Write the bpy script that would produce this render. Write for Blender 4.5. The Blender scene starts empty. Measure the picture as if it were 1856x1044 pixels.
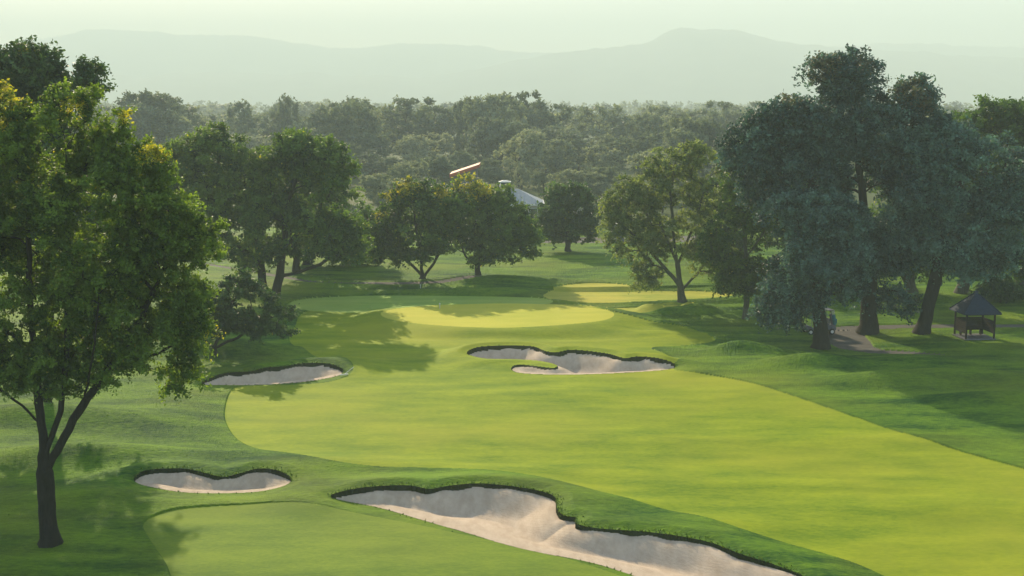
import bpy, math, random
import numpy as np
from mathutils import Vector
C = bpy.context.scene.collection
SC = bpy.context.scene
R = math.radians

# ------------------------------------------------------------------ camera, light, exposure
H, F = 17.0, 2400.0
TH = math.atan(337 / F)
cam = bpy.data.cameras.new("camera"); cam_o = bpy.data.objects.new("camera", cam); C.objects.link(cam_o)
cam_o.location = (0, 0, H); cam_o.rotation_euler = (math.pi / 2 - TH, 0, 0)
cam.sensor_width = 36; cam.lens = F / 1856 * 36; cam.clip_end = 12000; cam.clip_start = 0.5
SC.camera = cam_o
SUN_EL, SUN_AZ = R(26.5), R(-19)           # azimuth measured clockwise from +Y (view direction)
w = bpy.data.worlds.new("World"); SC.world = w; w.use_nodes = True
nt = w.node_tree; bg = nt.nodes["Background"]
sky = nt.nodes.new("ShaderNodeTexSky"); sky.sky_type = 'NISHITA'; sky.sun_disc = False
sky.sun_elevation = SUN_EL; sky.sun_rotation = SUN_AZ; sky.air_density = 1.0; sky.dust_density = 1.2; sky.ozone_density = 1.5
nt.links.new(sky.outputs[0], bg.inputs[0]); bg.inputs[1].default_value = 0.118
sun = bpy.data.lights.new("sun", 'SUN'); sun.energy = 5.0; sun.angle = R(0.6); sun.color = (1.0, 0.83, 0.56)
sun_o = bpy.data.objects.new("sun", sun); C.objects.link(sun_o)
sd = Vector((-math.sin(SUN_AZ) * math.cos(SUN_EL), -math.cos(SUN_AZ) * math.cos(SUN_EL), -math.sin(SUN_EL)))
sun_o.rotation_euler = sd.to_track_quat('-Z', 'Y').to_euler()
SC.view_settings.view_transform = 'Standard'; SC.view_settings.look = 'None'
SC.view_settings.exposure = 1.20; SC.view_settings.gamma = 1
HAZE_DENSITY, HAZE_ANISO, HAZE_COLOR = 0.0006, -0.04, (0.765, 0.895, 0.85)
SC.cycles.volume_bounces = 1; SC.cycles.max_bounces = 8
SC.cycles.transmission_bounces = 5; SC.cycles.diffuse_bounces = 4

# ------------------------------------------------------------------ helpers
CT, ST = math.cos(TH), math.sin(TH)
def ray(u, v):
    a, b = (u - 928) / F, (522 - v) / F
    return np.array([a, CT + b * ST, -ST + b * CT])
def G(u, v, z=0.0):
    d = ray(u, v); t = (z - H) / d[2]
    return np.array([d[0] * t, d[1] * t, z])
def P(u, v, Y):
    d = ray(u, v); t = Y / d[1]
    return np.array([d[0] * t, Y, H + d[2] * t])
def tag(o, label=None, cat=None, group=None, kind=None):
    if label: o['label'] = label
    if cat: o['category'] = cat
    if group: o['group'] = group
    if kind: o['kind'] = kind
    return o
def empty(name, loc, rz=0):
    o = bpy.data.objects.new(name, None); C.objects.link(o); o.location = loc; o.rotation_euler = (0, 0, rz)
    o.empty_display_size = 0.3
    return o
def raw_mesh(name, V, faces4, mats, smooth=False, mat_idx=None, tint=None):
    """V (n,3); faces4 (m,k) int array"""
    me = bpy.data.meshes.new(name)
    V = np.asarray(V, np.float32); Fc = np.asarray(faces4, np.int32)
    n, (m, k) = len(V), Fc.shape
    me.vertices.add(n); me.vertices.foreach_set("co", V.ravel())
    me.loops.add(m * k); me.loops.foreach_set("vertex_index", Fc.ravel())
    me.polygons.add(m); me.polygons.foreach_set("loop_start", np.arange(0, m * k, k, dtype=np.int32))
    me.polygons.foreach_set("use_smooth", np.full(m, smooth, dtype=bool))
    if mat_idx is not None: me.polygons.foreach_set("material_index", np.asarray(mat_idx, np.int32))
    if tint is not None:
        at = me.attributes.new("tint", 'FLOAT_COLOR', 'POINT'); at.data.foreach_set("color", np.asarray(tint, np.float32).ravel())
    for mt in mats: me.materials.append(mt)
    me.update(calc_edges=True)
    return me
def link(name, me, parent=None, loc=None):
    o = bpy.data.objects.new(name, me); C.objects.link(o)
    if parent: o.parent = parent
    if loc is not None: o.location = loc
    return o
class MB:
    def __init__(s): s.v = []; s.f = []
    def add(s, vs, fs):
        b = len(s.v); s.v += [tuple(map(float, p)) for p in vs]; s.f += [tuple(b + i for i in f) for f in fs]; return s
    def box(s, c, d, rz=0, taper=1.0, rx=0):
        x, y, z = d[0] / 2, d[1] / 2, d[2] / 2; vs = []
        for sz in (-1, 1):
            t = 1 if sz < 0 else taper
            for sx, sy in ((-1, -1), (1, -1), (1, 1), (-1, 1)):
                px, py, pz = sx * x * t, sy * y * t, sz * z
                py, pz = py * math.cos(rx) - pz * math.sin(rx), py * math.sin(rx) + pz * math.cos(rx)
                vs.append((c[0] + px * math.cos(rz) - py * math.sin(rz), c[1] + px * math.sin(rz) + py * math.cos(rz), c[2] + pz))
        return s.add(vs, [(3, 2, 1, 0), (4, 5, 6, 7), (0, 1, 5, 4), (1, 2, 6, 5), (2, 3, 7, 6), (3, 0, 4, 7)])
    def tube(s, a, b, r0, r1=None, n=8):
        r1 = r0 if r1 is None else r1
        a, b = Vector(a), Vector(b); t = (b - a).normalized(); u = t.orthogonal().normalized(); v = t.cross(u); vs = []
        for p, r in ((a, r0), (b, r1)):
            for i in range(n):
                q = 2 * math.pi * i / n; vs.append(p + r * (math.cos(q) * u + math.sin(q) * v))
        return s.add(vs, [(i, (i + 1) % n, n + (i + 1) % n, n + i) for i in range(n)] + [tuple(range(n))[::-1], tuple(range(n, 2 * n))])
    def poly(s, pts, depth_vec):
        n = len(pts); q = [tuple(Vector(p) + Vector(depth_vec)) for p in pts]
        return s.add(list(pts) + q, [tuple(range(n)), tuple(range(n, 2 * n))[::-1]] + [(i, n + i, n + (i + 1) % n, (i + 1) % n) for i in range(n)])
    def build(s, name, mat, parent=None, bevel=0.0, loc=None, smooth=False):
        me = bpy.data.meshes.new(name); me.from_pydata(s.v, [], s.f); me.materials.append(mat); me.update()
        if smooth:
            for p in me.polygons: p.use_smooth = True
        o = link(name, me, parent, loc)
        if bevel:
            b = o.modifiers.new("bevel", 'BEVEL'); b.width = bevel; b.segments = 2; b.limit_method = 'ANGLE'
        return o

def smooth01(t): t = np.clip(t, 0, 1); return t * t * (3 - 2 * t)
def vnoise(x, y, s, seed):
    """smooth value noise, vectorised, -1..1"""
    rs = np.random.RandomState(seed); T = rs.rand(256, 256) * 2 - 1
    X, Y = np.asarray(x) / s + 1000.3, np.asarray(y) / s + 1000.7
    xi, yi = np.floor(X).astype(int), np.floor(Y).astype(int); fx, fy = X - xi, Y - yi
    fx = fx * fx * (3 - 2 * fx); fy = fy * fy * (3 - 2 * fy)
    g = lambda a, b: T[a % 256, b % 256]
    return (g(xi, yi) * (1 - fx) + g(xi + 1, yi) * fx) * (1 - fy) + (g(xi, yi + 1) * (1 - fx) + g(xi + 1, yi + 1) * fx) * fy

# ------------------------------------------------------------------ materials
def mat_new(name):
    m = bpy.data.materials.new(name); m.use_nodes = True; nt = m.node_tree
    for n in list(nt.nodes): nt.nodes.remove(n)
    out = nt.nodes.new("ShaderNodeOutputMaterial"); return m, nt, out
def N(nt, t, **kw):
    n = nt.nodes.new(t)
    for k, v in kw.items():
        if k.startswith("_"): setattr(n, k[1:], v)
        else: n.inputs[k.replace("__", " ")].default_value = v
    return n
def noise(nt, vec, scale, detail=4, rough=.55, mapscale=None):
    if mapscale:
        mp = nt.nodes.new("ShaderNodeMapping"); mp.inputs['Scale'].default_value = mapscale
        nt.links.new(vec, mp.inputs['Vector']); vec = mp.outputs[0]
    n = N(nt, "ShaderNodeTexNoise", Scale=scale, Detail=detail, Roughness=rough); nt.links.new(vec, n.inputs['Vector']); return n.outputs[0]
def ramp(nt, fac, stops):
    r = nt.nodes.new("ShaderNodeValToRGB"); nt.links.new(fac, r.inputs[0]); e = r.color_ramp.elements
    while len(e) < len(stops): e.new(0.5)
    for i, (p, c) in enumerate(stops): e[i].position = p; e[i].color = (*c, 1)
    return r.outputs[0]
def mix(nt, fac, a, b, mode='MIX'):
    m = nt.nodes.new("ShaderNodeMix"); m.data_type = 'RGBA'; m.blend_type = mode
    for sock, v in ((m.inputs[0], fac), (m.inputs[6], a), (m.inputs[7], b)):
        if isinstance(v, (int, float)): sock.default_value = v
        elif isinstance(v, tuple): sock.default_value = (*v, 1)
        else: nt.links.new(v, sock)
    return m.outputs[2]
def simple(name, col, rough=.6, metal=0.0, nscale=6, var=.25, bump=.1):
    m, nt, out = mat_new(name)
    tc = nt.nodes.new("ShaderNodeTexCoord").outputs['Object']
    f = noise(nt, tc, nscale)
    c = ramp(nt, f, [(.3, tuple(x * (1 - var) for x in col)), (.7, tuple(min(1, x * (1 + var)) for x in col))])
    p = N(nt, "ShaderNodeBsdfPrincipled", Roughness=rough, Metallic=metal); p.inputs['Specular IOR Level'].default_value = .08 if rough > .3 else .5
    nt.links.new(c, p.inputs['Base Color'])
    b = N(nt, "ShaderNodeBump", Strength=bump, Distance=.02); nt.links.new(f, b.inputs['Height']); nt.links.new(b.outputs[0], p.inputs['Normal'])
    nt.links.new(p.outputs[0], out.inputs[0]); return m
def grass_mat(name, dark, light, patch, fine=9.0, bump=.5, dist=.05, streak=1.0, patch_amt=.5):
    m, nt, out = mat_new(name)
    tc = nt.nodes.new("ShaderNodeTexCoord").outputs['Object']
    a = noise(nt, tc, .55, 5, .6, (0.35, 1.0, 1)); b = noise(nt, tc, fine, 3, .7, (.45 * streak, 1, 1)); c = noise(nt, tc, .07, 4, .55)
    mm = N(nt, "ShaderNodeMath", _operation='MULTIPLY_ADD'); nt.links.new(b, mm.inputs[0]); mm.inputs[1].default_value = .55; nt.links.new(a, mm.inputs[2])
    col = ramp(nt, mm.outputs[0], [(.60, dark), (.96, light)])
    pf = ramp(nt, c, [(.45, (0, 0, 0)), (.68, (1, 1, 1))])
    mp = N(nt, "ShaderNodeMath", _operation='MULTIPLY'); nt.links.new(pf, mp.inputs[0]); mp.inputs[1].default_value = patch_amt
    col = mix(nt, mp.outputs[0], col, patch)
    p = N(nt, "ShaderNodeBsdfPrincipled", Roughness=.75); p.inputs['Specular IOR Level'].default_value = .02
    nt.links.new(col, p.inputs['Base Color'])
    bp = N(nt, "ShaderNodeBump", Strength=bump, Distance=dist); nt.links.new(b, bp.inputs['Height']); nt.links.new(bp.outputs[0], p.inputs['Normal'])
    nt.links.new(p.outputs[0], out.inputs[0]); return m
def leaf_mat(name, dark, light, autumn=(.42, .27, .03), trans=.42, tl=(1.6, 1.5, .5), spec=.2, vary=(.485, .52, 1.25, .8)):
    m, nt, out = mat_new(name)
    at = nt.nodes.new("ShaderNodeAttribute"); at.attribute_name = "tint"
    sp = nt.nodes.new("ShaderNodeSeparateColor"); nt.links.new(at.outputs['Color'], sp.inputs[0])
    oi = nt.nodes.new("ShaderNodeObjectInfo")
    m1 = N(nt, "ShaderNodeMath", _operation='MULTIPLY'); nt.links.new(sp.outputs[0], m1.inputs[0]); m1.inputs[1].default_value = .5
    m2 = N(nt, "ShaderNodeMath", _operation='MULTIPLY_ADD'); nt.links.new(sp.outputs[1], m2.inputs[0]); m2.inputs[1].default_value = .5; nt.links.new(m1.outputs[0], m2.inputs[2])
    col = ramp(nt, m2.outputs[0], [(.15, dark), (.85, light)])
    hs = nt.nodes.new("ShaderNodeHueSaturation"); nt.links.new(col, hs.inputs['Color'])
    h1 = N(nt, "ShaderNodeMapRange"); nt.links.new(oi.outputs['Random'], h1.inputs[0]); h1.inputs[3].default_value = vary[0]; h1.inputs[4].default_value = vary[1]
    nt.links.new(h1.outputs[0], hs.inputs['Hue'])
    h2 = N(nt, "ShaderNodeMapRange"); nt.links.new(oi.outputs['Random'], h2.inputs[0]); h2.inputs[3].default_value = vary[2]; h2.inputs[4].default_value = vary[3]
    nt.links.new(h2.outputs[0], hs.inputs['Value'])
    col = mix(nt, sp.outputs[2], hs.outputs[0], autumn)
    p = N(nt, "ShaderNodeBsdfPrincipled", Roughness=.55); p.inputs['Specular IOR Level'].default_value = spec
    nt.links.new(col, p.inputs['Base Color'])
    t = nt.nodes.new("ShaderNodeBsdfTranslucent"); nt.links.new(mix(nt, 1.0, col, tl, 'MULTIPLY'), t.inputs[0])
    mx = nt.nodes.new("ShaderNodeMixShader"); mx.inputs[0].default_value = trans
    nt.links.new(p.outputs[0], mx.inputs[1]); nt.links.new(t.outputs[0], mx.inputs[2]); nt.links.new(mx.outputs[0], out.inputs[0]); return m
def bark_mat(name, col):
    m, nt, out = mat_new(name)
    tc = nt.nodes.new("ShaderNodeTexCoord").outputs['Object']
    f = noise(nt, tc, 9, 6, .65, (1, 1, .22)); g = noise(nt, tc, 1.3, 3)
    c = ramp(nt, f, [(.35, tuple(x * .45 for x in col)), (.65, tuple(x * 1.5 for x in col))])
    c = mix(nt, g, c, (col[0] * .8, col[1] * 1.1, col[2] * .8))
    p = N(nt, "ShaderNodeBsdfPrincipled", Roughness=.9); p.inputs['Specular IOR Level'].default_value = .1
    nt.links.new(c, p.inputs['Base Color'])
    b = N(nt, "ShaderNodeBump", Strength=.9, Distance=.06); nt.links.new(f, b.inputs['Height']); nt.links.new(b.outputs[0], p.inputs['Normal'])
    nt.links.new(p.outputs[0], out.inputs[0]); return m
def sand_mat():
    m, nt, out = mat_new("sand")
    tc = nt.nodes.new("ShaderNodeTexCoord").outputs['Object']
    a = noise(nt, tc, .8, 5, .6); b = noise(nt, tc, 14, 4, .7); c = noise(nt, tc, 3.0, 3, .6, (1, .25, 1))
    col = ramp(nt, a, [(.3, (.37, .285, .20)), (.7, (.47, .365, .265))])
    wv = N(nt, "ShaderNodeTexWave", Scale=2.2, Distortion=7.0, Detail=3.0); wv.inputs['Detail Scale'].default_value = .8
    wv.bands_direction = 'DIAGONAL'; nt.links.new(tc, wv.inputs['Vector'])
    col = mix(nt, .22, col, ramp(nt, c, [(.35, (.40, .32, .26)), (.65, (.72, .62, .52))]))
    p = N(nt, "ShaderNodeBsdfPrincipled", Roughness=.95); p.inputs['Specular IOR Level'].default_value = .1
    nt.links.new(col, p.inputs['Base Color'])
    ad = N(nt, "ShaderNodeMath", _operation='MULTIPLY_ADD'); nt.links.new(wv.outputs[1], ad.inputs[0]); ad.inputs[1].default_value = .12; nt.links.new(b, ad.inputs[2])
    bp = N(nt, "ShaderNodeBump", Strength=.45, Distance=.06); nt.links.new(ad.outputs[0], bp.inputs['Height']); nt.links.new(bp.outputs[0], p.inputs['Normal'])
    nt.links.new(p.outputs[0], out.inputs[0]); return m

M_rough = grass_mat("rough_grass", (.010, .058, .009), (.118, .215, .014), (.19, .22, .020), 6.0, .7, .09, patch_amt=.5)
M_fair = grass_mat("fairway_grass", (.110, .180, .010), (.235, .290, .015), (.28, .29, .025), 7.0, .45, .05, patch_amt=.7)
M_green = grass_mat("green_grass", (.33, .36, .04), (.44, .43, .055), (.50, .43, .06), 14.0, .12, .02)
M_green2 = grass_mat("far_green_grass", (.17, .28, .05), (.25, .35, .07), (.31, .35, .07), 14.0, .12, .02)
M_dryfair = grass_mat("dry_fairway_grass", (.20, .26, .03), (.38, .37, .05), (.46, .38, .07), 3.0, .2, .03)
M_tee = grass_mat("tee_grass", (.085, .150, .016), (.165, .235, .022), (.20, .235, .03), 9.0, .35, .04)
M_forest = grass_mat("woodland_floor", (.03, .05, .015), (.07, .10, .03), (.09, .09, .03), 1.0, .5, .2)
M_sand = sand_mat()
M_path = simple("path_concrete", (.085, .08, .072), .9, nscale=1.5, var=.15)
M_asph = simple("asphalt", (.22, .22, .22), .9, nscale=2, var=.1)
M_bark = bark_mat("bark_dark", (.028, .022, .019)); M_bark2 = bark_mat("bark_grey", (.09, .08, .065))
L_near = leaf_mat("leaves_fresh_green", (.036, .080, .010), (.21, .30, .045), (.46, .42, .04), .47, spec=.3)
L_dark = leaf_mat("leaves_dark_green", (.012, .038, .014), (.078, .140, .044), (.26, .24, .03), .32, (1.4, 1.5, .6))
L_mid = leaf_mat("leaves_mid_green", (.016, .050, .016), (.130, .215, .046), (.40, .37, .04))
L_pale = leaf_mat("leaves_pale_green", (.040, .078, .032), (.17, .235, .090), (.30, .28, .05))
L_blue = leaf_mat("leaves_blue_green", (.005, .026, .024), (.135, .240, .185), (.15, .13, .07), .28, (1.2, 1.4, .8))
L_far = leaf_mat("leaves_woodland_mist_tint", (.085, .118, .088), (.25, .29, .185), (.24, .20, .06), .30, (1.3, 1.3, .6), .03, (.45, .535, 1.5, .6))  # leaf colour made paler to carry some of the mist in the wood
M_wood = simple("dark_stained_wood", (.014, .010, .009), .7, nscale=9, var=.4)
M_shingle = simple("slate_blue_shingles", (.022, .034, .056), .8, nscale=22, var=.4, bump=.6)
M_white = simple("white_paint", (.60, .59, .55), .5, nscale=3, var=.06)
M_cream = simple("cream_render", (.55, .50, .40), .8, nscale=3, var=.1)
M_pink = simple("salmon_fascia", (.33, .08, .045), .5, nscale=2, var=.1)
M_metalroof = simple("pale_metal_roof", (.27, .30, .32), .6, nscale=2, var=.1)
M_glass = simple("dark_glass", (.03, .04, .05), .1, nscale=1, var=.1, bump=0)
M_blueglass = simple("blue_glass", (.08, .11, .17), .1, nscale=1, var=.1, bump=0)
M_rubber = simple("black_rubber", (.015, .015, .016), .8)
M_teal = simple("teal_bag_cloth", (.03, .16, .19), .7)
M_greyp = simple("grey_plastic", (.12, .12, .13), .5)
M_yel = simple("yellow_cloth", (.7, .5, .08), .7)

# ------------------------------------------------------------------ course layout (outlines read off the ground plane)
def catmull(pts, sub=6):
    pts = np.asarray(pts, float); n = len(pts); out = []
    for i in range(n):
        p0, p1, p2, p3 = pts[i - 1], pts[i], pts[(i + 1) % n], pts[(i + 2) % n]
        for k in range(sub):
            t = k / sub
            out.append(.5 * (2 * p1 + (p2 - p0) * t + (2 * p0 - 5 * p1 + 4 * p2 - p3) * t * t + (3 * p1 - p0 - 3 * p2 + p3) * t ** 3))
    return np.array(out)
class Region:
    def __init__(s, px, lip=0, drop=0, sub=5, z0=0.0):
        rows = []
        for q in px:
            k = q[2] if len(q) > 2 else 0
            g = G(q[0], q[1], k * lip + z0); rows.append((g[0], g[1], k * lip + z0, k * drop + .03))
        s.poly = catmull(rows, sub)
        s.bb = (s.poly[:, 0].min(), s.poly[:, 1].min(), s.poly[:, 0].max(), s.poly[:, 1].max())
    def eval(s, X, Y, margin):
        """signed distance (+ inside), nearest point, edge z, edge drop; idx of points considered"""
        idx = np.where((X > s.bb[0] - margin) & (X < s.bb[2] + margin) & (Y > s.bb[1] - margin) & (Y < s.bb[3] + margin))[0]
        x, y = X[idx], Y[idx]; P0 = s.poly; P1 = np.roll(P0, -1, 0)
        best = np.full(len(x), 1e18); nx = np.zeros(len(x)); ny = np.zeros(len(x)); ins = np.zeros(len(x), bool)
        zn = np.zeros(len(x)); zd = np.zeros(len(x)); dn = np.zeros(len(x))
        for a, b in zip(P0, P1):
            dx, dy = b[0] - a[0], b[1] - a[1]; L = dx * dx + dy * dy + 1e-12
            t = np.clip(((x - a[0]) * dx + (y - a[1]) * dy) / L, 0, 1)
            qx, qy = a[0] + t * dx, a[1] + t * dy; d = (x - qx) ** 2 + (y - qy) ** 2
            m = d < best; best[m] = d[m]; nx[m] = qx[m]; ny[m] = qy[m]
            wgt = math.sqrt(L) / (d * d + 1e-6); zn += wgt * (a[2] + t * (b[2] - a[2])); dn += wgt * (a[3] + t * (b[3] - a[3])); zd += wgt
            if abs(dy) > 1e-12:
                c = ((a[1] > y) != (b[1] > y)) & (x < dx * (y - a[1]) / dy + a[0]); ins ^= c
        sdv = np.sqrt(best) * np.where(ins, 1, -1)
        return idx, sdv, nx, ny, zn / zd, dn / zd

B1 = Region([(243, 866, .6), (262, 853, 1), (300, 849, 1), (340, 850, 1), (372, 857, 1), (405, 864, .9), (438, 857, 1), (470, 849, 1), (505, 853, 1), (528, 868, .6), (515, 882, .2), (470, 891, 0), (400, 894, 0), (330, 892, 0), (280, 884, 0), (250, 876, .2)], .38, .17)
B2 = Region([(598, 899, .5), (640, 886, .9), (700, 880, 1), (745, 880, 1), (778, 886, .95), (815, 880, 1), (865, 876, 1), (920, 880, 1), (975, 889, 1), (1006, 901, 1), (1010, 922, .9), (1022, 934, .9), (1043, 938, .9), (1047, 950, .9), (1090, 958, .9), (1165, 963, .9), (1235, 972, .9), (1290, 984, .85), (1340, 1003, .8), (1400, 1022, .7), (1460, 1046, .6), (1500, 1080, .3), (1460, 1130, 0), (1330, 1110, 0), (1200, 1062, 0), (1120, 1034, 0), (1060, 1017, 0), (990, 1004, 0), (920, 988, 0), (850, 967, 0), (770, 944, 0), (690, 921, 0), (630, 909, .1)], .5, .20)
B3 = Region([(846, 639, .7), (868, 629, 1), (921, 626, 1), (965, 628, 1), (990, 637, .9), (1013, 638, .9), (1040, 634, 1), (1100, 641, 1), (1130, 649, .9), (1160, 646, 1), (1200, 651, 1), (1224, 661, .5), (1213, 669, .1), (1160, 674, 0), (1080, 678, 0), (1000, 679, 0), (945, 676, 0), (926, 669, .1), (938, 661, .35), (965, 663, .4), (1003, 667, .45), (1008, 661, .5), (980, 654, .5), (935, 651, .5), (885, 650, .5), (858, 645, .5)], .5, .22)
B4 = Region([(366, 696, .2), (386, 683, .8), (415, 675, 1), (454, 673, 1), (483, 666, 1), (512, 664, 1), (555, 658, 1), (594, 659, 1), (620, 668, .7), (616, 679, .2), (579, 688, 0), (531, 694, 0), (483, 697, 0), (425, 698, 0)], .4, .20)
B5 = Region([(1180, 551, .2), (1205, 547, 1), (1240, 547, 1), (1275, 550, .6), (1260, 553, 0), (1215, 554, 0)], .3, .1, z0=.55)
B6 = Region([(1440, 548, .2), (1470, 545, 1), (1500, 547, .5), (1475, 550, 0)], .2, .1, z0=.55)
bunkers = [(B1, 3.0, .85), (B2, 4.0, .68), (B3, 3.4, .85), (B4, 3.2, .65), (B5, 2.0, .2), (B6, 2.0, .2)]
TEE = Region([(262, 948), (310, 928), (390, 920), (480, 917), (560, 922), (650, 933), (740, 948), (850, 971), (960, 994), (1050, 1019), (1130, 1046), (1210, 1085), (1150, 1160), (800, 1230), (400, 1180), (330, 1090), (300, 1020), (270, 975)])
FAIR = Region([(1112, 575), (1180, 583), (1240, 592), (1296, 616), (1240, 626), (1180, 632), (1232, 655), (1222, 673), (1290, 682), (1360, 696), (1430, 717), (1520, 747), (1600, 774), (1700, 806), (1790, 831), (1870, 853), (2000, 890), (2050, 1000), (1800, 1100), (1640, 1060), (1540, 1020), (1400, 985), (1260, 950), (1120, 915), (1050, 898), (960, 874), (840, 864), (700, 862), (600, 852), (500, 828), (440, 804), (413, 775), (408, 745), (418, 712), (440, 700), (520, 698), (600, 692), (640, 678), (625, 660), (575, 650), (538, 630), (524, 612), (535, 590), (552, 566), (620, 558), (740, 560), (905, 557), (1050, 561)])
GREEN = Region([(690, 578), (715, 569), (790, 562), (905, 559), (1020, 562), (1095, 571), (1113, 581), (1090, 592), (1020, 599), (930, 603), (850, 602), (770, 597), (712, 589)], sub=6)
GREEN2 = Region([(520, 548), (560, 536), (650, 531), (760, 530), (880, 532), (985, 536), (1000, 545), (960, 553), (850, 556), (740, 556), (620, 555)], z0=.5, sub=6)
DRY = Region([(985, 530), (1010, 519), (1060, 515), (1120, 516), (1180, 522), (1270, 524), (1330, 530), (1290, 538), (1180, 541), (1060, 542), (1000, 538)], z0=.5)
DRY2 = Region([(1060, 562), (1130, 557), (1210, 556), (1290, 558), (1300, 563), (1240, 566), (1150, 568)], z0=.05)

def band(px, half, z=0.0):
    """closed outline of a path of half-width `half` metres along pixel points"""
    p = np.array([G(u, v, z)[:2] for u, v in px]); t = np.gradient(p, axis=0); t /= np.linalg.norm(t, axis=1)[:, None]
    n = np.stack([-t[:, 1], t[:, 0]], 1); hw = np.array(half if hasattr(half, '__len__') else [half] * len(p))[:, None]
    r = Region([(928, 700)]); a = p + n * hw; b = (p - n * hw)[::-1]; q = np.vstack([a, b])
    r.poly = np.column_stack([q, np.full(len(q), z), np.full(len(q), .03)])
    r.bb = (q[:, 0].min(), q[:, 1].min(), q[:, 0].max(), q[:, 1].max()); return r
PATH1 = band([(300, 470), (380, 482), (450, 493), (500, 503), (560, 511), (620, 515), (700, 517), (800, 516), (900, 509)], .45, .5)
PATH2 = band([(2100, 594), (1950, 593), (1856, 592), (1740, 591), (1640, 592), (1580, 593), (1540, 594), (1505, 597), (1480, 602)], .9, .02)
PATH3 = band([(1512, 597), (1525, 606), (1537, 616), (1553, 628), (1590, 636), (1650, 640), (1720, 646)], [1.6, 1.7, 1.6, 1.3, .9, .6, .25], .02)
M_edge = grass_mat('turf_edge_painted_shade', (.012, .018, .006), (.03, .04, .012), (.03, .025, .015), 12.0, .6, .05)  # dark soil and turf, with the lip's shade also put into the colour
ROAD = band([(700, 436), (860, 437), (980, 437), (1080, 436), (1150, 435), (1300, 434)], 3.0, .5)
paths = [PATH1, PATH2, PATH3, ROAD]

# mounds: pixel centre, half-length x, half-depth y (m), height
bumps = [(1345, 640, 2.6, 1.3, .75), (1480, 668, 4.0, 1.6, .85), (1590, 700, 4, 1.6, .6), (1720, 690, 6, 2.0, .7), (1800, 730, 5, 1.6, .6), (1650, 660, 5, 2, .45),
         (1200, 605, 5, 1.5, .12), (330, 640, 6, 2, .7), (450, 640, 5, 1.8, .5), (200, 770, 5, 2, .35), (620, 848, 5, 1.8, .35), (380, 838, 5, 1.6, .35), (130, 830, 5, 1.8, .6),
         (1120, 925, 3.0, 1.6, .30), (1290, 955, 3, 1.4, .25), (640, 660, 2.5, 2.0, .35), (1460, 560, 8, 2, .2), (820, 860, 7, 1.5, .25), (200, 900, 4, 1.8, .35), (60, 760, 5, 1.8, .7),
         (1560, 800, 6, 1.6, .15), (1400, 880, 7, 1.8, .16), (1700, 920, 7, 1.8, .18), (1100, 800, 9, 2, .10), (1000, 715, 9, 2, .10), (800, 900, 4, 1.5, .2), (880, 521, 9, 1.6, .5), (700, 526, 8, 1.6, .35), (1160, 640, 4, 1.2, .12), (940, 612, 8, 1.0, -.15)]
bumps = [(*G(u, v)[:2], a, b, h) for u, v, a, b, h in bumps]
_ty = [(-200, 545), (400, 552), (560, 559), (760, 559), (905, 557), (1050, 556), (1200, 556), (1400, 556), (1640, 556), (1856, 560), (2300, 560)]
_tp = np.array([G(u, v)[:2] for u, v in _ty])

def base_height(X, Y):
    far = smooth01((Y - 60) / 60)
    h = vnoise(X, Y, 9, 1) * .16 + vnoise(X, Y, 3.5, 2) * .05 + vnoise(X, Y, 31, 3) * .28 * far
    yt = np.interp(X, _tp[:, 0], _tp[:, 1])
    h = h + .62 * smooth01((Y - yt) / 1.7)                       # the upper terrace
    return h + smooth01((Y - 2600) / 1500) * 8

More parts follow.
